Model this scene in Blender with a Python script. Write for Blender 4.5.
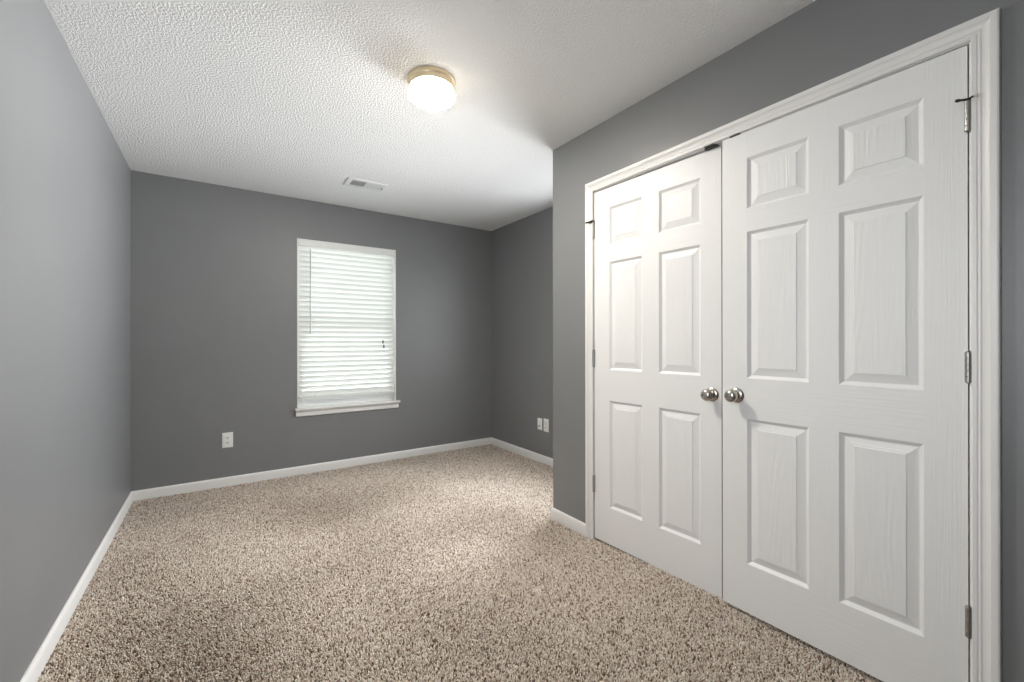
import bpy, math, random
import numpy as np
from mathutils import Vector

S = bpy.context.scene
COL = S.collection
for o in list(bpy.data.objects):
    bpy.data.objects.remove(o)

# ------------------------------------------------------------------ room sizes (metres)
HC = 2.44                  # ceiling height
XL, XR, XC = -0.5285, 2.5756, 1.8224   # left wall, right wall of the far part, closet wall
YB, YE, YF = 4.1697, 2.1778, -1.10     # far wall, end of the closet wall, wall behind the camera
WX0, WX1, WZ0, WZ1 = 0.571, 1.457, 0.577, 2.090   # window opening
DY0, DY1, DZ1 = 0.2775, 1.8055, 2.058   # closet opening between the jambs

# ------------------------------------------------------------------ camera, sky, exposure
cam_d = bpy.data.cameras.new('camera'); cam = bpy.data.objects.new('camera', cam_d); COL.objects.link(cam)
cam.location = (0, 0, 1.1824)
cam.rotation_euler = (math.pi/2 + 0.0004, 0.0011, -0.6013)
cam_d.sensor_width = 36; cam_d.lens = 36*428.216/1024
cam_d.clip_start = 0.02; cam_d.clip_end = 200
S.camera = cam
S.view_settings.view_transform = 'Standard'
S.view_settings.look = 'None'
S.view_settings.gamma = 1
S.view_settings.use_curve_mapping = False
S.view_settings.exposure = 1.36

SKY = 2.9            # daylight outside the window
FILL_RIGHT = 25.0          # fill light added beyond the made-up opening in the right wall
FILL_LEFT = 3.9           # soft fill light added beyond the made-up opening on the left
LAMP = 122.0          # ceiling lamp glass
LAMP_COLOR = (1.0, 0.935, 0.845, 1)
w = bpy.data.worlds.new('daylight'); S.world = w; w.use_nodes = True
nt = w.node_tree; nt.nodes.clear()
tc = nt.nodes.new('ShaderNodeTexCoord'); sep = nt.nodes.new('ShaderNodeSeparateXYZ')
bg = nt.nodes.new('ShaderNodeBackground'); ow = nt.nodes.new('ShaderNodeOutputWorld')
def wramp(c0, c1, c2=None):      # ground colour below the horizon, sky colour above it
    mr = nt.nodes.new('ShaderNodeMapRange'); mr.inputs[1].default_value = -1; mr.inputs[2].default_value = 1
    r = nt.nodes.new('ShaderNodeValToRGB'); e = r.color_ramp.elements
    e[0].position = 0.455; e[0].color = (*c0, 1); e[1].position = 0.535; e[1].color = (*c1, 1)
    if c2: q = e.new(0.25); q.color = (*c2, 1); q = e.new(0.36); q.color = (*c0, 1)
    nt.links.new(sep.outputs[2], mr.inputs[0]); nt.links.new(mr.outputs[0], r.inputs[0])
    m = nt.nodes.new('ShaderNodeVectorMath'); m.operation = 'SCALE'; nt.links.new(r.outputs[0], m.inputs[0]); return m
nt.links.new(tc.outputs['Generated'], sep.inputs[0])
front = wramp((0.95, 0.97, 0.95), (0.88, 0.95, 1.0)); front.inputs['Scale'].default_value = SKY
back = wramp((0.95, 0.975, 1.0), (0.46, 0.485, 0.51), (0.13, 0.133, 0.137)); back.inputs['Scale'].default_value = FILL_RIGHT  # low bright band shaped to throw the added fill far across the room
side = wramp((0.80, 0.83, 0.86), (0.92, 0.96, 1.0)); side.inputs['Scale'].default_value = FILL_LEFT
def by(axis, lo, hi, a_, b_):      # blend from one part of the surroundings to another along an axis
    f = nt.nodes.new('ShaderNodeMapRange'); f.inputs[1].default_value = lo; f.inputs[2].default_value = hi
    m = nt.nodes.new('ShaderNodeMix'); m.data_type = 'RGBA'
    nt.links.new(sep.outputs[axis], f.inputs[0]); nt.links.new(f.outputs[0], m.inputs[0])
    nt.links.new(a_, m.inputs[6]); nt.links.new(b_, m.inputs[7]); return m.outputs[2]
around = by(0, 0.15, 0.45, side.outputs[0], back.outputs[0])
around = by(1, -0.75, -0.15, side.outputs[0], around)
around = by(1, 0.35, 0.65, around, front.outputs[0])
nt.links.new(around, bg.inputs[0])
nt.links.new(bg.outputs[0], ow.inputs[0])

def portal(name, loc, rot, sx, sy):
    l = bpy.data.lights.new(name, 'AREA'); l.shape = 'RECTANGLE'; l.size = sx; l.size_y = sy
    l.cycles.is_portal = True
    o = bpy.data.objects.new(name, l); o.location = loc; o.rotation_euler = rot; COL.objects.link(o)
# portals only guide the sampling of the sky through the window and the two added openings
portal('window_daylight', ((WX0+WX1)/2, YB+0.16, (WZ0+WZ1)/2), (-math.pi/2, 0, 0), WX1-WX0, WZ1-WZ0)
AY0, AY1, AZ0, AZ1 = 2.215, 2.915, 0.85, 2.04     # unseen opening added for fill light in the right wall, round the closet corner
portal('alcove_fill', (XR+0.12, (AY0+AY1)/2, (AZ0+AZ1)/2), (0, math.pi/2, 0), AZ1-AZ0, AY1-AY0)
BY0, BY1, BZ0, BZ1 = 0.15, 0.75, 0.90, 2.00       # another opening made up for fill light, left wall beside the viewer
portal('side_fill', (XL-0.12, (BY0+BY1)/2, (BZ0+BZ1)/2), (0, -math.pi/2, 0), BZ1-BZ0, BY1-BY0)

# ------------------------------------------------------------------ materials
def mat(name, color, rough=0.5, metal=0.0, spec=0.5):
    m = bpy.data.materials.new(name); m.use_nodes = True
    b = m.node_tree.nodes['Principled BSDF']
    b.inputs['Base Color'].default_value = (*color, 1); b.inputs['Roughness'].default_value = rough
    b.inputs['Metallic'].default_value = metal; b.inputs['Specular IOR Level'].default_value = spec
    return m
def N(m, t): return m.node_tree.nodes.new(t)
def L(m, a, b): m.node_tree.links.new(a, b)
def bsdf(m): return m.node_tree.nodes['Principled BSDF']
def coords(m, scale):
    t = N(m, 'ShaderNodeTexCoord'); mp = N(m, 'ShaderNodeMapping'); mp.inputs['Scale'].default_value = scale
    L(m, t.outputs['Object'], mp.inputs[0]); return mp.outputs[0]
def noise(m, vec, scale, detail=2, rough=0.5):
    n = N(m, 'ShaderNodeTexNoise'); n.inputs['Scale'].default_value = scale
    n.inputs['Detail'].default_value = detail; n.inputs['Roughness'].default_value = rough
    L(m, vec, n.inputs['Vector']); return n.outputs[0]
def ramp(m, fac, stops):
    r = N(m, 'ShaderNodeValToRGB'); e = r.color_ramp.elements
    while len(e) < len(stops): e.new(0.5)
    for k, (p, c) in enumerate(stops):
        e[k].position = p; e[k].color = (*c, 1) if len(c) == 3 else c
    L(m, fac, r.inputs[0]); return r.outputs[0]
def bump(m, h, strength, dist):
    b = N(m, 'ShaderNodeBump'); b.inputs['Strength'].default_value = strength; b.inputs['Distance'].default_value = dist
    L(m, h, b.inputs['Height']); L(m, b.outputs[0], bsdf(m).inputs['Normal'])

def wall_mat():
    m = mat('grey_wall_paint', (0.25, 0.255, 0.262), 0.42, spec=0.5)
    v = coords(m, (1, 1, 1))
    c = ramp(m, noise(m, v, 2.2, 4, 0.6), [(0.3, (0.203, 0.206, 0.210)), (0.7, (0.214, 0.217, 0.221))])
    L(m, c, bsdf(m).inputs['Base Color'])
    bump(m, noise(m, v, 160, 2, 0.5), 0.12, 0.002)
    return m
WALL = wall_mat()

def ceiling_mat():
    m = mat('textured_white_ceiling', (0.92, 0.92, 0.912), 0.85, spec=0.2)
    v = coords(m, (1, 1, 1))
    a = noise(m, v, 100, 3, 0.6)
    h = ramp(m, a, [(0.36, (0, 0, 0)), (0.64, (1, 1, 1))])
    bump(m, h, 0.65, 0.0045)
    return m
CEIL = ceiling_mat()

TRIM = mat('white_trim_paint', (0.80, 0.79, 0.77), 0.38)
GRAINS = []
def grain_mat(name, kind):
    m = mat(name, (0.83, 0.83, 0.82), 0.42)
    if kind == 'v': v = coords(m, (1, 60, 1.6)); h = noise(m, v, 3.0, 3, 0.6)
    elif kind == 'h': v = coords(m, (1, 1.6, 48)); h = noise(m, v, 3.0, 3, 0.6)
    else:
        t = N(m, 'ShaderNodeTexCoord'); mp = N(m, 'ShaderNodeMapping'); mp.inputs['Scale'].default_value = (1, 6.5, 1.0)
        L(m, t.outputs['Object'], mp.inputs[0])
        n0 = noise(m, mp.outputs[0], 1.5, 1, 0.4)
        mu = N(m, 'ShaderNodeMath'); mu.operation = 'MULTIPLY'; mu.inputs[1].default_value = 60.0; L(m, n0, mu.inputs[0])
        fr = N(m, 'ShaderNodeMath'); fr.operation = 'SINE'; L(m, mu.outputs[0], fr.inputs[0])
        fine = noise(m, coords(m, (1, 48, 2.0)), 3.0, 2, 0.5)
        ad = N(m, 'ShaderNodeMath'); ad.operation = 'MULTIPLY_ADD'; ad.inputs[1].default_value = 0.18
        L(m, fr.outputs[0], ad.inputs[0]); L(m, fine, ad.inputs[2]); h = ad.outputs[0]
    bump(m, h, 0.45 if kind == 'h' else 0.75, 0.0020)
    return m
DOORV, DOORH, DOORP = grain_mat('door_paint_upright_grain', 'v'), grain_mat('door_paint_level_grain', 'h'), grain_mat('door_paint_panel_grain', 'p')
SEAM_SHADE = mat('seam_shade_edge', (0.13, 0.10, 0.08), 0.8, spec=0.2)  # dark colour stands in for the shade in the seam between the leaves
NICKEL = mat('brushed_nickel', (0.50, 0.47, 0.42), 0.27, 1.0)
STEEL = mat('dull_hinge_metal', (0.42, 0.41, 0.39), 0.38, 1.0)
DARKM = mat('dark_metal', (0.05, 0.045, 0.04), 0.45, 0.6)
RUBBER = mat('cream_rubber', (0.68, 0.62, 0.5), 0.7)
BRASS = mat('pale_brass', (0.90, 0.76, 0.52), 0.38, 0.7)
PLASTIC = mat('white_plastic', (0.82, 0.82, 0.80), 0.35)
SLOT = mat('dark_slot', (0.03, 0.03, 0.03), 0.6)
VINYL = mat('white_window_vinyl', (0.82, 0.83, 0.82), 0.4)
REG = mat('white_register_enamel', (0.82, 0.82, 0.81), 0.45)
DUCT = mat('dark_duct', (0.05, 0.05, 0.05), 0.8)

def globe_mat():
    m = mat('lit_opal_glass', (0.9, 0.88, 0.82), 0.25)
    bsdf(m).inputs['Emission Color'].default_value = LAMP_COLOR
    # the bulbs sit under the metal pan: the underside of the glass gives off most of the light
    g = N(m, 'ShaderNodeNewGeometry'); sp = N(m, 'ShaderNodeSeparateXYZ'); L(m, g.outputs['Normal'], sp.inputs[0])
    def mth(op, x, y):
        q = N(m, 'ShaderNodeMath'); q.operation = op
        for k, val in enumerate((x, y)):
            if isinstance(val, float): q.inputs[k].default_value = val
            else: L(m, val, q.inputs[k])
        return q.outputs[0]
    down = mth('MAXIMUM', mth('MULTIPLY', sp.outputs[2], -1.0), 0.0)
    st = mth('ADD', mth('MULTIPLY', mth('POWER', down, 3.6), LAMP), 0.005*LAMP)
    L(m, st, bsdf(m).inputs['Emission Strength'])
    return m
GLOBE = globe_mat()

def slat_mat():
    m = bpy.data.materials.new('white_blind_slat'); m.use_nodes = True; n = m.node_tree.nodes; n.clear()
    d = N(m, 'ShaderNodeBsdfDiffuse'); t = N(m, 'ShaderNodeBsdfTranslucent'); x = N(m, 'ShaderNodeMixShader'); o = N(m, 'ShaderNodeOutputMaterial')
    d.inputs[0].default_value = (0.88, 0.88, 0.86, 1); t.inputs[0].default_value = (0.88, 0.89, 0.87, 1); x.inputs[0].default_value = 0.22
    L(m, d.outputs[0], x.inputs[1]); L(m, t.outputs[0], x.inputs[2]); L(m, x.outputs[0], o.inputs[0])
    return m
SLAT = slat_mat()
def glass_mat():
    m = bpy.data.materials.new('window_glass'); m.use_nodes = True; n = m.node_tree.nodes; n.clear()
    t = N(m, 'ShaderNodeBsdfTransparent'); g = N(m, 'ShaderNodeBsdfGlossy'); f = N(m, 'ShaderNodeFresnel'); x = N(m, 'ShaderNodeMixShader'); o = N(m, 'ShaderNodeOutputMaterial')
    t.inputs[0].default_value = (0.93, 0.96, 0.95, 1); g.inputs['Roughness'].default_value = 0.02; f.inputs[0].default_value = 1.45
    L(m, f.outputs[0], x.inputs[0]); L(m, t.outputs[0], x.inputs[1]); L(m, g.outputs[0], x.inputs[2]); L(m, x.outputs[0], o.inputs[0])
    return m
GLASS = glass_mat()

def carpet_mat(name):
    m = mat(name, (0.45, 0.38, 0.32), 0.95, spec=0.1)
    g = N(m, 'ShaderNodeNewGeometry')
    c = ramp(m, g.outputs['Random Per Island'], [(0.0, (0.140, 0.088, 0.060)), (0.14, (0.235, 0.162, 0.118)), (0.21, (0.485, 0.386, 0.307)),
             (0.50, (0.625, 0.537, 0.45)), (0.80, (0.75, 0.675, 0.59)), (1.0, (0.85, 0.80, 0.73))])
    L(m, c, bsdf(m).inputs['Base Color'])
    return m
PILE = carpet_mat('flecked_beige_pile')
BACKING = mat('carpet_backing', (0.20, 0.155, 0.125), 0.95, spec=0.1)

# ------------------------------------------------------------------ mesh helpers
class MB:
    def __init__(s): s.v = []; s.f = []; s.m = []
    def add(s, vs, fs, mi=0):
        n = len(s.v); s.v += [tuple(p) for p in vs]
        for f in fs: s.f.append([i+n for i in f]); s.m.append(mi)
    def box(s, x0, x1, y0, y1, z0, z1, mi=0, bev=0.0):
        x0, x1 = min(x0, x1), max(x0, x1); y0, y1 = min(y0, y1), max(y0, y1); z0, z1 = min(z0, z1), max(z0, z1)
        if bev <= 0:
            vs = [(x, y, z) for x in (x0, x1) for y in (y0, y1) for z in (z0, z1)]
            s.add(vs, [(0, 1, 3, 2), (4, 6, 7, 5), (0, 4, 5, 1), (2, 3, 7, 6), (0, 2, 6, 4), (1, 5, 7, 3)], mi); return s
        import bmesh
        bm = bmesh.new()
        g = bmesh.ops.create_cube(bm, size=1)
        for v in bm.verts: v.co = ((x0+x1)/2+v.co.x*(x1-x0), (y0+y1)/2+v.co.y*(y1-y0), (z0+z1)/2+v.co.z*(z1-z0))
        bmesh.ops.bevel(bm, geom=list(bm.edges), offset=bev, segments=2, profile=0.6, affect='EDGES', clamp_overlap=True)
        bm.verts.ensure_lookup_table(); bm.verts.index_update()
        s.add([v.co[:] for v in bm.verts], [[v.index for v in f.verts] for f in bm.faces], mi); bm.free(); return s
    def lathe(s, prof, axis, origin, seg=40, mi=0):
        """prof: (radius, along) pairs, along measured on axis vector from origin; closed at r=0 ends"""
        ax = Vector(axis).normalized(); u = ax.orthogonal().normalized(); v = ax.cross(u); o = Vector(origin)
        vs = []; fs = []
        for r, a in prof:
            for k in range(seg):
                t = 2*math.pi*k/seg; vs.append(o+ax*a+(u*math.cos(t)+v*math.sin(t))*max(r, 1e-5))
        for i in range(len(prof)-1):
            for k in range(seg):
                k2 = (k+1) % seg; fs.append((i*seg+k, i*seg+k2, (i+1)*seg+k2, (i+1)*seg+k))
        fs.append(tuple(reversed(range(seg)))); n = (len(prof)-1)*seg; fs.append(tuple(range(n, n+seg)))
        s.add(vs, fs, mi); return s
    def tube(s, a, b, r, seg=12, mi=0):
        a, b = Vector(a), Vector(b); return s.lathe([(r, 0), (r, (b-a).length)], b-a, a, seg, mi)
    def prism(s, prof, p0, p1, wv, tv, mi=0, m0=0.0, m1=0.0):
        """sweep profile (w,t) from p0 to p1; end points shift along the run by m*w (mitres)"""
        p0, p1, wv, tv = Vector(p0), Vector(p1), Vector(wv), Vector(tv); d = (p1-p0).normalized(); n = len(prof)
        vs = [p0+wv*a+tv*b-d*(m0*a) for a, b in prof]+[p1+wv*a+tv*b+d*(m1*a) for a, b in prof]
        fs = [(i, (i+1) % n, n+(i+1) % n, n+i) for i in range(n)]+[tuple(reversed(range(n))), tuple(range(n, 2*n))]
        s.add(vs, fs, mi); return s
    def build(s, name, mats, parent=None, local=False, smooth=None, origin=None):
        me = bpy.data.meshes.new(name)
        off = Vector((0, 0, 0))
        if parent is not None and not local: off = world_loc(parent)
        if origin is not None: off = Vector(origin)
        me.from_pydata([tuple(Vector(p)-off) for p in s.v], [], s.f)
        if not isinstance(mats, (list, tuple)): mats = [mats]
        for m in mats: me.materials.append(m)
        me.polygons.foreach_set('material_index', s.m)
        import bmesh
        bm = bmesh.new(); bm.from_mesh(me); bmesh.ops.recalc_face_normals(bm, faces=bm.faces); bm.to_mesh(me); bm.free()
        if smooth:
            me.polygons.foreach_set('use_smooth', [True]*len(me.polygons)); me.set_sharp_from_angle(angle=math.radians(smooth))
        me.update()
        o = bpy.data.objects.new(name, me); COL.objects.link(o)
        if origin is not None: o.location = origin
        if parent is not None: o.parent = parent
        return o
def world_loc(o):
    p = Vector(o.location)
    while o.parent: o = o.parent; p = p+Vector(o.location)
    return p
def tag(o, label=None, cat=None, group=None, kind=None):
    if label: o['label'] = label
    if cat: o['category'] = cat
    if group: o['group'] = group
    if kind: o['kind'] = kind
    return o
def thing(name, loc, rotz=0, **k):
    o = bpy.data.objects.new(name, None); o.location = loc; o.rotation_euler = (0, 0, rotz); o.empty_display_size = 0.05
    COL.objects.link(o); return tag(o, **k)

# ------------------------------------------------------------------ room shell
T = 0.13
tag(MB().box(XL-T, XR+T, YF-T, YB+T, -0.1, 0.0).build('floor', BACKING), 'floor of the bedroom under the flecked carpet', 'floor', kind='structure')
tag(MB().box(XL-T, XR+T, YF-T, YB+T, HC, HC+0.1).build('ceiling', CEIL), 'white textured ceiling above the grey walls', 'ceiling', kind='structure')
tag(MB().box(XL-T, XL, YF-T, BY0, 0, HC).box(XL-T, XL, BY1, YB+T, 0, HC).box(XL-T, XL, BY0, BY1, 0, BZ0).box(XL-T, XL, BY0, BY1, BZ1, HC).build('wall_left', WALL), 'long bare grey wall on the left', 'wall', kind='structure')  # gap left for the added, unseen fill-light opening
b = MB()
b.box(XL, WX0, YB, YB+T, 0, HC).box(WX1, XR, YB, YB+T, 0, HC).box(WX0, WX1, YB, YB+T, 0, WZ0).box(WX0, WX1, YB, YB+T, WZ1, HC)
tag(b.build('wall_back', WALL), 'grey far wall with the window', 'wall', kind='structure')
tag(MB().box(XR, XR+T, YF-T, AY0, 0, HC).box(XR, XR+T, AY1, YB+T, 0, HC).box(XR, XR+T, AY0, AY1, 0, AZ0).box(XR, XR+T, AY0, AY1, AZ1, HC).build('wall_right', WALL), 'grey wall to the right of the far corner, beyond the closet', 'wall', kind='structure')  # wall pieces leave the made-up fill-light opening free
CT = 0.115
b = MB()
b.box(XC, XC+CT, DY1+0.02, YE, 0, HC).box(XC, XC+CT, YF, DY0-0.02, 0, HC).box(XC, XC+CT, DY0-0.02, DY1+0.02, DZ1+0.02, HC)
tag(b.build('wall_closet', WALL), 'grey wall around the white double closet doors', 'wall', kind='structure')
tag(MB().box(XC+CT, XR, YE-CT, YE, 0, HC).build('wall_closet_end', WALL), 'grey end wall of the closet facing the far corner', 'wall', kind='structure')
tag(MB().box(XL, XC+CT, YF-T, YF, 0, HC).build('wall_front', WALL), 'grey wall behind the viewer', 'wall', kind='structure')

# baseboards
BH, BT = 0.0846, 0.013
bp_ = [(0, 0), (BT, 0), (BT, BH-0.018), (BT-0.002, BH-0.008), (BT-0.006, BH-0.002), (BT-0.009, BH), (0, BH)]
def baseboard(name, p0, p1, out, lab, m0=0, m1=0):
    b = MB(); b.prism(bp_, (*p0, 0), (*p1, 0), (*out, 0), (0, 0, 1), 0, m0, m1)
    tag(b.build(name, TRIM, smooth=25), lab, 'baseboard', kind='structure')
baseboard('baseboard_left', (XL, YF), (XL, YB), (1, 0), 'white baseboard along the long left wall', 0, -1)
baseboard('baseboard_back', (XL, YB), (XR, YB), (0, -1), 'white baseboard under the window wall', -1, -1)
baseboard('baseboard_right', (XR, YB), (XR, YE), (-1, 0), 'white baseboard along the right wall in the far corner', -1, -1)
baseboard('baseboard_closet_end', (XR, YE), (XC, YE), (0, 1), 'white baseboard on the hidden end of the closet', -1, 1)
baseboard('baseboard_closet', (XC, YE), (XC, DY1+0.0545), (-1, 0), 'short white baseboard between the closet corner and the door casing', 1, 0)

# ------------------------------------------------------------------ closet casing and jamb
JO = 0.005      # reveal
prof = [(0, 0), (0, 0.008), (0.0025, 0.0105), (0.011, 0.0105), (0.013, 0.0085), (0.0155, 0.0088), (0.017, 0.0108), (0.0195, 0.0108),
        (0.0215, 0.0092), (0.026, 0.0098), (0.032, 0.0118), (0.037, 0.0150), (0.0385, 0.0172), (0.042, 0.0180), (0.052, 0.0176), (0.0555, 0.0160), (0.057, 0.0120), (0.057, 0)]
y0, y1, z1 = DY0-JO, DY1+JO-0.006, DZ1+JO-0.002
cas = thing('trim_1', (XC, (DY0+DY1)/2, 0), label='white moulded casing around the double closet doors', cat='door trim', kind='structure')
b = MB(); b.prism(prof, (XC, y1, 0), (XC, y1, z1), (0, 1, 0), (-1, 0, 0), 0, 0, 1); b.build('casing_side', TRIM, cas, smooth=20)
b = MB(); b.prism(prof, (XC, y0, 0), (XC, y0, z1), (0, -1, 0), (-1, 0, 0), 0, 0, 1); b.build('casing_side', TRIM, cas, smooth=20)
b = MB(); b.prism(prof, (XC, y1, z1), (XC, y0, z1), (0, 0, 1), (-1, 0, 0), 0, 1, 1); b.build('casing_head', TRIM, cas, smooth=20)
b = MB()
b.box(XC+0.0005, XC+CT, DY0-0.019, DY0, 0, DZ1).box(XC+0.0005, XC+CT, DY1, DY1+0.019, 0, DZ1).box(XC+0.0005, XC+CT, DY0-0.019, DY1+0.019, DZ1, DZ1+0.019)
b.build('jamb', TRIM, cas)
# dark roller-catch strikes let into the head of the jamb above the meeting stiles
for ya, yb in ((1.052, 1.112), (0.938, 0.996)):
    b = MB(); b.box(XC+0.002, XC+0.026, ya, yb, DZ1-0.006, DZ1-0.0002, bev=0.0006)
    b.box(XC-0.0105, XC+0.006, ya+0.008, yb-0.008, DZ1-0.0032, DZ1+0.0022)
    tag(b.build('catch_strike', DARKM, cas), 'dark metal catch strike in the head of the frame')

# ------------------------------------------------------------------ closet doors
def make_door(name, hinge_y, sgn, width, zb, zt, pcols, prow, rot, label, knob_y, hinges, gap):
    """local frame: origin at the hinge edge on the floor, +y towards the meeting edge times sgn, -x to the room"""
    root = thing(name, (XC+0.001, hinge_y, 0), label=label, cat='door', kind='structure')
    root.rotation_euler = (0, 0, rot)
    ys = [0]+[q for p in pcols for q in p]+[width]
    zs = [zb]+[q for p in prow for q in p]+[zt]
    b = MB()
    def P(y, z, dep): return (dep, sgn*y, z)
    steps = [(0, 0), (0.0012, 0.0008), (0.0105, 0.0100), (0.0125, 0.0112), (0.0150, 0.0110), (0.0170, 0.0100), (0.0395, 0.0034), (0.0415, 0.0034), (0.0430, 0.0010)]
    for i in range(5):
        for j in range(7):
            a0, a1, c0, c1 = ys[i], ys[i+1], zs[j], zs[j+1]
            if i in (1, 3) and j in (1, 3, 5):
                prev = None
                for k, (ins, dep) in enumerate(steps):
                    ring = [P(a0+ins, c0+ins, dep), P(a1-ins, c0+ins, dep), P(a1-ins, c1-ins, dep), P(a0+ins, c1-ins, dep)]
                    if prev:
                        for q in range(4):
                            q2 = (q+1) % 4; mi = 1 if q in (0, 2) else 0
                            b.add([prev[q], prev[q2], ring[q2], ring[q]], [(0, 1, 2, 3)], mi)
                    prev = ring
                b.add(prev, [(0, 1, 2, 3)], 2)
            else:
                mi = 1 if (j in (0, 2, 4, 6) and i in (1, 2, 3)) else 0
                b.add([P(a0, c0, 0), P(a1, c0, 0), P(a1, c1, 0), P(a0, c1, 0)], [(0, 1, 2, 3)], mi)
    th = 0.035
    q = [P(0, zb, 0), P(width, zb, 0), P(width, zt, 0), P(0, zt, 0), P(0, zb, th), P(width, zb, th), P(width, zt, th), P(0, zt, th)]
    b.add(q, [(0, 4, 5, 1), (2, 6, 7, 3), (3, 7, 4, 0), (4, 7, 6, 5)], 0); b.add(q, [(1, 5, 6, 2)], 3)  # meeting edge coloured dark like the shaded gap
    me = b
    leaf = me.build('door_leaf', [DOORV, DOORH, DOORP, SEAM_SHADE], root, local=True)
    import bmesh
    bm = bmesh.new(); bm.from_mesh(leaf.data); bmesh.ops.remove_doubles(bm, verts=bm.verts, dist=1e-5)
    bmesh.ops.recalc_face_normals(bm, faces=bm.faces); bm.to_mesh(leaf.data); bm.free()
    # knob: rose, neck and ball in one lathe part plus the rose
    kz = 0.952 if sgn > 0 else 0.940
    r = MB(); r.lathe([(0, 0), (0.0315, 0), (0.032, 0.002), (0.030, 0.005), (0.024, 0.008), (0.016, 0.010), (0, 0.010)], (-1, 0, 0), (0, sgn*knob_y, kz), 40)
    k = MB(); k.lathe([(0, 0.008), (0.0125, 0.008), (0.0115, 0.014), (0.0110, 0.022), (0.0135, 0.027), (0.020, 0.031), (0.0248, 0.037), (0.0268, 0.044), (0.0262, 0.051),
                       (0.0232, 0.057), (0.0180, 0.0612), (0.0110, 0.0632), (0.004, 0.0638), (0, 0.0638)], (-1, 0, 0), (0, sgn*knob_y, kz), 40)
    ko = tag(k.build('door_knob', NICKEL, root, local=True, smooth=40), 'round satin nickel knob')
    tag(r.build('knob_rose', NICKEL, ko, local=True, smooth=40), 'round nickel rose plate against the door')
    for n, (h0, h1) in enumerate(hinges):
        hb = MB(); L_ = (h1-h0)/5
        for q in range(5):
            hb.lathe([(0, 0), (0.0076, 0), (0.0082, 0.0006), (0.0082, L_-0.0010), (0.0076, L_-0.0004), (0, L_-0.0004)], (0, 0, 1), (-0.0055, -sgn*gap, h0+q*L_), 16)
        hb.lathe([(0, 0), (0.0045, 0), (0.0055, 0.002), (0.004, 0.004), (0, 0.004)], (0, 0, 1), (-0.0055, -sgn*gap, h1), 14)
        hb.lathe([(0, 0), (0.0045, 0), (0.0050, 0.002), (0.003, 0.004), (0, 0.004)], (0, 0, -1), (-0.0055, -sgn*gap, h0), 14)
        hb.box(-0.001, 0.001, sgn*0.0005, sgn*0.004, h0, h1)
        ho = tag(hb.build('hinge', STEEL, root, local=True, smooth=40), 'grey metal butt hinge knuckle')
        if n == 0:      # hinge-pin door stop
            s = MB(); zz = h1+0.004; yy = -sgn*gap
            s.lathe([(0, 0), (0.008, 0), (0.0085, 0.001), (0.0085, 0.003), (0, 0.003)], (0, 0, 1), (-0.0055, yy, zz), 16)
            side = 1 if sgn > 0 else -1.25       # the near stop swings over its door, the far one over the casing
            tip = (-0.030, yy+sgn*side*(0.015 if sgn > 0 else 0.023), zz-0.003)
            s.tube((-0.006, yy, zz+0.002), tip, 0.0034, 10)
            s.lathe([(0, 0), (0.0045, 0), (0.005, 0.002), (0.004, 0.008), (0, 0.008)], (-1, sgn*side, 0), tip, 12)
            e2 = (-0.016, yy-sgn*0.012, zz+(0.002 if sgn > 0 else -0.007))
            s.tube((-0.006, yy, zz+0.002), e2, 0.0026, 10)
            if sgn < 0: s.tube(e2, tip, 0.0028, 10).tube((-0.006, yy, zz+0.010), tip, 0.0028, 10)
            so = tag(s.build('hinge_pin_stop', DARKM, ho, local=True, smooth=40), 'dark bracket of the door stop on the hinge pin')
            t = MB(); t.lathe([(0, 0), (0.0045, 0), (0.0052, 0.002), (0.0052, 0.006), (0.003, 0.008), (0, 0.008)], (0.1, -sgn, 0), (e2[0], e2[1]-sgn*0.001, e2[2]), 12)
            # the rubber tip belongs to the stop, one level under the hinge
            t.build('rubber_bumper', RUBBER, ho, local=True, smooth=40)
    return root

rowsL = [(0.240, 0.8425), (1.0225, 1.628), (1.7315, 1.9385)]
rowsR = [(0.257, 0.855), (1.0310, 1.634), (1.7370, 1.942)]
hy = DY1-0.005
rowsL = [(p-0.003, q+0.003) for p, q in rowsL]; rowsR = [(p-0.004, q+0.004) for p, q in rowsR]
make_door('door_1', hy, -1, 0.7555, 0.031, 2.0525, [(hy-1.6885, hy-1.4665), (hy-1.3665, hy-1.1435)], rowsL, math.radians(2.0),
          'left closet door leaf standing slightly pushed in at the meeting edge', 0.7115, [(1.783, 1.879), (1.031, 1.130), (0.298, 0.394)], 0.0025)
hy2 = DY0+0.0035
make_door('door_2', hy2, 1, 0.7410, 0.050, 2.0540, [(0.3765-hy2, 0.5985-hy2), (0.6915-hy2, 0.9175-hy2)], rowsR, math.radians(0.6),
          'right closet door leaf, nearest the viewer, with sharp embossed grain', 0.680, [(1.798, 1.886), (1.060, 1.149), (0.312, 0.400)], 0.0020)

# ------------------------------------------------------------------ window
win = thing('window_1', ((WX0+WX1)/2, YB, WZ0), label='double-hung window in the far grey wall behind the white blind', cat='window', kind='structure')
LT = 0.011; RD = 0.085
b = MB(); b.box(WX0, WX0+LT, YB-0.004, YB+RD, WZ0+0.018, WZ1).box(WX1-LT, WX1, YB-0.004, YB+RD, WZ0+0.018, WZ1).box(WX0+LT, WX1-LT, YB+0.002, YB+RD, WZ1-LT, WZ1)
b.build('jamb_liner', TRIM, win)
b = MB(); b.box(WX0-0.018, WX1+0.034, YB-0.042, YB, WZ0-0.001, WZ0+0.018, bev=0.004).box(WX0, WX1, YB-0.002, YB+RD, WZ0-0.001, WZ0+0.018)
b.build('window_sill', TRIM, win, smooth=40)
b = MB(); apr = [(0, 0), (0.0, 0.012), (0.004, 0.016), (0.050, 0.016), (0.054, 0.011), (0.054, 0)]
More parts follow.
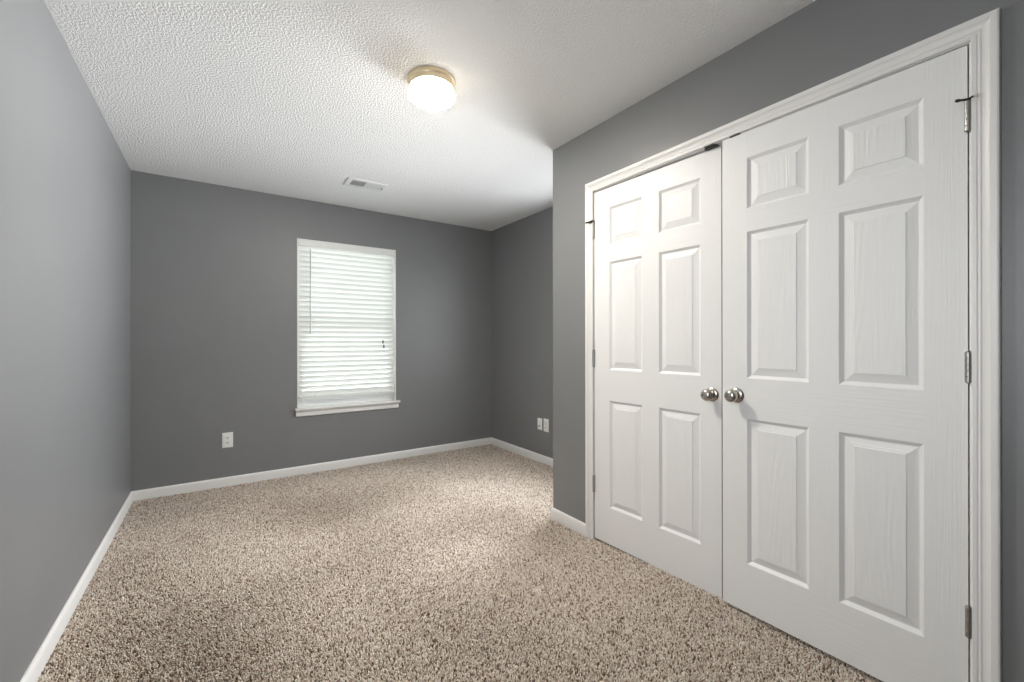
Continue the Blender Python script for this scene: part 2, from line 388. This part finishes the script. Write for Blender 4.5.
b.prism(apr, (WX0-0.010, YB, WZ0-0.001), (WX1+0.024, YB, WZ0-0.001), (0, 0, -1), (0, -1, 0)); b.build('apron', TRIM, win, smooth=25)
fx0, fx1, fz0, fz1 = WX0+LT, WX1-LT, WZ0+0.018, WZ1-LT
zm = 1.335
def sash(name, xa, xb, za, zb, ya, yb, wd, wb, wt):
    s = MB(); s.box(xa, xa+wd, ya, yb, za, zb, bev=0.002).box(xb-wd, xb, ya, yb, za, zb, bev=0.002)
    s.box(xa+wd, xb-wd, ya, yb, za, za+wb, bev=0.002).box(xa+wd, xb-wd, ya, yb, zb-wt, zb, bev=0.002)
    so = s.build(name, VINYL, win)
    g = MB(); ym = (ya+yb)/2; g.box(xa+wd, xb-wd, ym-0.002, ym+0.002, za+wb, zb-wt)
    p = g.build('pane', GLASS, so); return so
sash('lower_sash', fx0, fx1, fz0, zm+0.02, YB+0.068, YB+0.088, 0.042, 0.075, 0.036)
sash('upper_sash', fx0, fx1, zm-0.02, fz1, YB+0.092, YB+0.112, 0.042, 0.036, 0.045)

# the blind hangs in the recess: a thing of its own
bl = thing('window_blind', ((WX0+WX1)/2, YB+0.010, WZ1-0.012), label='white slatted blind lowered over the window in the far wall', cat='blind')
bx0, bx1 = WX0+LT+0.002, WX1-LT-0.004
b = MB(); b.prism([(0, 0), (0, 0.010), (0.006, 0.012), (0.046, 0.010), (0.050, 0.014), (0.056, 0.014), (0.060, 0.010), (0.060, 0)], (bx0, YB+0.006, WZ1-0.001), (bx1+0.002, YB+0.006, WZ1-0.001), (0, 0, -1), (0, -1, 0))
b.build('valance', PLASTIC, bl, smooth=25)
b = MB(); b.box(bx0+0.004, bx1-0.004, YB+0.010, YB+0.050, WZ1-0.052, WZ1-0.012); b.build('headrail', PLASTIC, bl)
NS = 30; ZT, ZB_ = 2.012, 0.722; pitch = (ZT-ZB_)/(NS-1)
TILT = math.radians(60); yc = YB+0.012
b = MB()
for i in range(NS):
    z = ZT-i*pitch; hw = 0.0252; th = 0.0014
    tl = TILT+math.radians(random.Random(i).uniform(-1.5, 1.5))
    pts = []
    for q in range(7):
        s_ = -1+2*q/6; camber = 0.0022*(1-s_*s_)
        yy = s_*hw*math.cos(tl)-camber*math.sin(-tl); zz = -s_*hw*math.sin(tl)+camber*math.cos(tl)
        pts.append((yy, zz))
    n = len(pts)
    up = [(y+th*math.sin(tl), zz+th*math.cos(tl)) for y, zz in pts]
    ring = pts+up[::-1]
    b.prism(ring, (bx0+0.002, yc, z), (bx1-0.002, yc, z), (0, 1, 0), (0, 0, 1))
b.build('slats', SLAT, bl, smooth=50)
b = MB(); b.box(bx0+0.002, bx1-0.002, yc-0.025, yc+0.025, 0.678, 0.700, bev=0.004); br = b.build('bottom_rail', PLASTIC, bl, smooth=40)
for xx in (0.722, 1.012, 1.306):
    b = MB(); b.tube((xx, yc-0.0265, 0.69), (xx, yc-0.0265, 2.03), 0.0011, 6).tube((xx, yc+0.0265, 0.69), (xx, yc+0.0265, 2.03), 0.0011, 6)
    b.build('ladder_cord', PLASTIC, bl)
for xx in (0.722, 1.306):
    b = MB(); b.lathe([(0, 0), (0.011, 0), (0.011, 0.003), (0.008, 0.005), (0, 0.005)], (0, -1, 0), (xx, yc-0.0248, 0.689), 18); b.box(xx-0.006, xx+0.006, yc-0.029, yc-0.0245, 0.689, 0.709, bev=0.001)
    b.build('rail_button', PLASTIC, br, smooth=40)
b = MB(); xw = 0.676; yw = YB-0.019
b.tube((xw, yw, 1.262), (xw, yw, 2.000), 0.0048, 8); b.lathe([(0, 0), (0.006, 0), (0.007, 0.01), (0.0045, 0.03), (0, 0.03)], (0, 0, 1), (xw, yw, 1.25), 12)
b.tube((xw, yw, 2.0), (xw, YB+0.012, 2.022), 0.002, 6)
tag(b.build('tilt_wand', mat('grey_clear_plastic', (0.46, 0.46, 0.45), 0.3), bl, smooth=40), 'thin grey tilt wand hanging at the left of the blind')
b = MB(); yq = YB-0.016
for k, (xt, zt) in enumerate(((1.325, 1.195), (1.333, 1.150))):
    b.tube((xt, yq, zt), (1.322+0.004*k, yq, 2.03), 0.0009, 6)
lc = b.build('lift_cord', PLASTIC, bl)
for xt, zt in ((1.325, 1.195), (1.333, 1.150)):
    b = MB(); b.lathe([(0, 0), (0.008, 0), (0.0085, 0.004), (0.0055, 0.022), (0.0025, 0.034), (0, 0.036)], (0, 0, 1), (xt, yq, zt-0.032), 14)
    tag(b.build('tassel', DARKM, lc, smooth=40), 'small dark tassel on the lift cord')

# ------------------------------------------------------------------ ceiling light
LX, LY = 0.8505, 1.921
lt = thing('ceiling_light', (LX, LY, HC), label='lit round flush ceiling light with opal glass and pale brass rim', cat='ceiling light')
b = MB(); b.lathe([(0, 0), (0.112, 0), (0.114, 0.004), (0.113, 0.016), (0.109, 0.020), (0.107, 0.026), (0.1075, 0.038), (0.104, 0.043), (0.09, 0.043), (0, 0.043)], (0, 0, -1), (LX, LY, HC), 64)
tag(b.build('rim', BRASS, lt, smooth=35), 'pale brass stepped rim')
b = MB(); pr = [(0, 0.036), (0.098, 0.036), (0.104, 0.042)]
for k in range(0, 15):
    a = math.radians(-38+k*128/14); pr.append((0.102*math.cos(a)+0.0115, 0.071+0.040*math.sin(a)))
pr.append((0, 0.1112))
b.lathe(pr, (0, 0, -1), (LX, LY, HC), 64)
tag(b.build('glass_shade', GLOBE, lt, smooth=50), 'glowing white mushroom glass')

# ------------------------------------------------------------------ ceiling register
VX0, VX1, VY0, VY1 = 0.825, 1.128, 3.402, 3.588
vt = thing('ceiling_vent', ((VX0+VX1)/2, (VY0+VY1)/2, HC), label='white metal air register on the ceiling near the window', cat='air vent')
b = MB(); fz = HC-0.007; m_ = 0.034
def fr(x0, x1, y0_, y1_): b.box(x0, x1, y0_, y1_, fz, HC, bev=0.002)
fr(VX0, VX1, VY0, VY0+m_); fr(VX0, VX1, VY1-m_, VY1); fr(VX0, VX0+m_, VY0+m_, VY1-m_); fr(VX1-m_, VX1, VY0+m_, VY1-m_)
xm = (VX0+VX1)/2; b.box(xm-0.004, xm+0.004, VY0+m_, VY1-m_, fz+0.001, HC)
b.build('frame', REG, vt, smooth=40)
b = MB(); b.box(VX0+m_, VX1-m_, VY0+m_, VY1-m_, HC-0.0008, HC-0.0001); tag(b.build('duct_opening', DUCT, vt), 'dark duct opening behind the louvers')
b = MB()
for half, sg in ((0, 1), (1, -1)):
    xa = VX0+m_+0.004 if half == 0 else xm+0.008
    for k in range(9):
        x = xa+k*0.0125
        dx = 0.003 if sg > 0 else -0.0078
        b.add([(x-dx, VY0+m_, HC-0.0065), (x-dx+0.001, VY0+m_, HC-0.0065), (x+dx+0.001, VY0+m_, HC-0.001), (x+dx, VY0+m_, HC-0.001),
               (x-dx, VY1-m_, HC-0.0065), (x-dx+0.001, VY1-m_, HC-0.0065), (x+dx+0.001, VY1-m_, HC-0.001), (x+dx, VY1-m_, HC-0.001)],
              [(0, 1, 2, 3), (7, 6, 5, 4), (0, 4, 5, 1), (1, 5, 6, 2), (2, 6, 7, 3), (3, 7, 4, 0)])
for k in range(4):
    y = VY0+m_+0.022+k*0.025; b.box(VX0+m_, VX1-m_, y-0.0008, y+0.0008, HC-0.0055, HC-0.0035)
b.build('louvers', REG, vt)
b = MB(); b.box(VX1-0.024, VX1-0.020, 3.482, 3.512, HC-0.016, HC-0.006, bev=0.001); tag(b.build('damper_lever', STEEL, vt), 'small grey damper lever')

# ------------------------------------------------------------------ wall plates (local frame: x along wall, -y into the room)
def plate(root, w_=0.074, h_=0.122):
    b = MB(); t = 0.0055
    vs = []; 
    for k, (ins, d) in enumerate(((0, 0), (0, 0.002), (0.003, 0.0045), (0.008, t))):
        a, c = w_/2-ins, h_/2-ins
        vs += [(-a, -d, -c), (a, -d, -c), (a, -d, c), (-a, -d, c)]
    fs = [(0, 3, 2, 1), (12, 13, 14, 15)]
    for k in range(3):
        for q in range(4):
            q2 = (q+1) % 4; fs.append((k*4+q, k*4+q2, k*4+4+q2, k*4+4+q))
    b.add(vs, fs); b.build('cover_plate', PLASTIC, root, local=True, smooth=20)
def screw(root, z):
    b = MB(); b.lathe([(0, 0), (0.0032, 0), (0.003, 0.001), (0, 0.0012)], (0, -1, 0), (0, -0.0054, z), 12); b.build('screw', PLASTIC, root, local=True)
def duplex(loc, rot, label):
    o = thing('wall_outlet', loc, rot, label=label, cat='outlet')
    plate(o); screw(o, 0)
    for zc in (0.0195, -0.0195):
        b = MB(); pr = []
        for k in range(24):
            a = 2*math.pi*k/24; pr.append((max(-0.0165, min(0.0165, 0.0185*math.cos(a))), max(-0.0135, min(0.0135, 0.0172*math.sin(a)))))
        b.prism(pr, (0, -0.005, zc), (0, -0.0072, zc), (1, 0, 0), (0, 0, 1))
        r = b.build('receptacle', PLASTIC, o, local=True)
        s = MB(); s.box(-0.0084, -0.0050, -0.0076, -0.0068, zc-0.002, zc+0.009).box(0.0050, 0.0080, -0.0076, -0.0068, zc-0.002, zc+0.008)
        s.lathe([(0, 0), (0.0036, 0), (0.0036, 0.0006), (0, 0.0006)], (0, -1, 0), (0, -0.0070, zc-0.0075), 14)
        tag(s.build('slots', SLOT, r, local=True), 'dark plug slots')
    return o
duplex((0.0622, YB, 0.3835), 0, 'white duplex power outlet low on the far wall, left of the window')
duplex((XR, 3.180, 0.3805), -math.pi/2, 'white duplex power outlet on the right wall, beside the cable plate')
o = thing('cable_plate', (XR, 3.277, 0.3785), -math.pi/2, label='white cable plate with a dark jack on the right wall beside the outlet', cat='wall plate')
plate(o, 0.070, 0.112); screw(o, 0.036); screw(o, -0.044)
b = MB(); b.lathe([(0, 0), (0.0075, 0), (0.0075, 0.003), (0.0048, 0.003), (0.0048, 0.010), (0.003, 0.010), (0, 0.010)], (0, -1, 0), (0, -0.0052, -0.020), 16)
tag(b.build('jack', DARKM, o, local=True, smooth=40), 'dark round jack')
b = MB(); b.box(-0.006, 0.006, -0.0072, -0.005, 0.006, 0.020, bev=0.0008); b.build('blank_insert', PLASTIC, o, local=True)

# ------------------------------------------------------------------ carpet pile
def smooth(a, b_, x): t = np.clip((x-a)/(b_-a), 0, 1); return t*t*(3-2*t)
def rise(x, y): return 0.021*smooth(2.3, 0.9, y)*smooth(0.7, 1.6, x)
def lowfreq(x, y, seed, n=10, fmax=9):
    r = np.random.RandomState(seed); s = np.zeros_like(x)
    for _ in range(n):
        a = r.uniform(0, 2*np.pi); f = r.uniform(2, fmax); s += np.sin(f*(x*np.cos(a)+y*np.sin(a))+r.uniform(0, 6.3))
    return s/math.sqrt(n)
def carpet():
    rs = np.random.RandomState(4); sp = 0.0055
    gx, gy = np.meshgrid(np.arange(XL+0.013, XR-0.014, sp), np.arange(0.15, YB-0.014, sp))
    x = (gx+rs.uniform(-.5, .5, gx.shape)*sp).ravel(); y = (gy+rs.uniform(-.5, .5, gx.shape)*sp).ravel()
    wv = np.array([math.sin(0.6013), math.cos(0.6013)])
    keep = (x*wv[0]+y*wv[1] > 0.75) & (~((x > XC-0.004) & (y < YE+0.015) & (y > DY1)) ) & (~((x > XC+0.03) & (y < YE+0.015))) & (~((x > XC-0.018) & (y < DY0)))
    keep &= ~((x > XC-0.018) & (y > DY1-0.002) & (y < YE+0.017))
    x, y = x[keep], y[keep]; n = len(x)
    base = rise(x, y)
    h = rs.uniform(0.0115, 0.0175, n)*(1+0.12*lowfreq(x, y, 1, 8, 6))
    ang = rs.uniform(0, 2*np.pi, n); lean = rs.uniform(0.0, 0.007, n)
    lx = lean*np.cos(ang)+0.0035*lowfreq(x, y, 2); ly = lean*np.sin(ang)+0.0035*lowfreq(x, y, 3)
    rad = rs.uniform(0.0028, 0.0044, n); t0 = rs.uniform(0, 2*np.pi, n)
    V = np.zeros((n, 7, 3), np.float32)
    for k in range(3):
        a = t0+2*np.pi*k/3
        V[:, k, 0] = x+rad*.8*np.cos(a); V[:, k, 1] = y+rad*.8*np.sin(a); V[:, k, 2] = base*0
        a2 = a+0.7
        V[:, 3+k, 0] = x+lx*.55+rad*np.cos(a2); V[:, 3+k, 1] = y+ly*.55+rad*np.sin(a2); V[:, 3+k, 2] = base+h*.68
    V[:, 6, 0] = x+lx; V[:, 6, 1] = y+ly; V[:, 6, 2] = base+h
    V[:, :, 0] = np.clip(V[:, :, 0], XL+0.0125, XR-0.0135); V[:, :, 1] = np.clip(V[:, :, 1], 0.1, YB-0.0135)
    F = np.array([[0, 1, 4, 3], [1, 2, 5, 4], [2, 0, 3, 5]]); Tt = np.array([[3, 4, 6], [4, 5, 6], [5, 3, 6]])
    off = (np.arange(n)*7)[:, None]
    loops = np.concatenate([off+F.ravel()[None], off+Tt.ravel()[None]], 1).astype(np.int32)      # n x 21
    starts = (np.arange(n)*21)[:, None]+np.array([0, 4, 8, 12, 15, 18])[None]
    tot = np.tile(np.array([4, 4, 4, 3, 3, 3], np.int32), n)
    me = bpy.data.meshes.new('carpet_pile')
    me.vertices.add(n*7); me.vertices.foreach_set('co', V.ravel())
    me.loops.add(loops.size); me.loops.foreach_set('vertex_index', loops.ravel())
    me.polygons.add(n*6); me.polygons.foreach_set('loop_start', starts.ravel().astype(np.int32)); me.polygons.foreach_set('loop_total', tot)
    me.polygons.foreach_set('use_smooth', np.ones(n*6, bool))
    me.materials.append(PILE); me.update(calc_edges=True); me.validate()
    o = bpy.data.objects.new('carpet_pile', me); COL.objects.link(o)
    tag(o, 'beige and brown flecked carpet pile covering the whole floor', 'carpet', kind='stuff')
carpet()
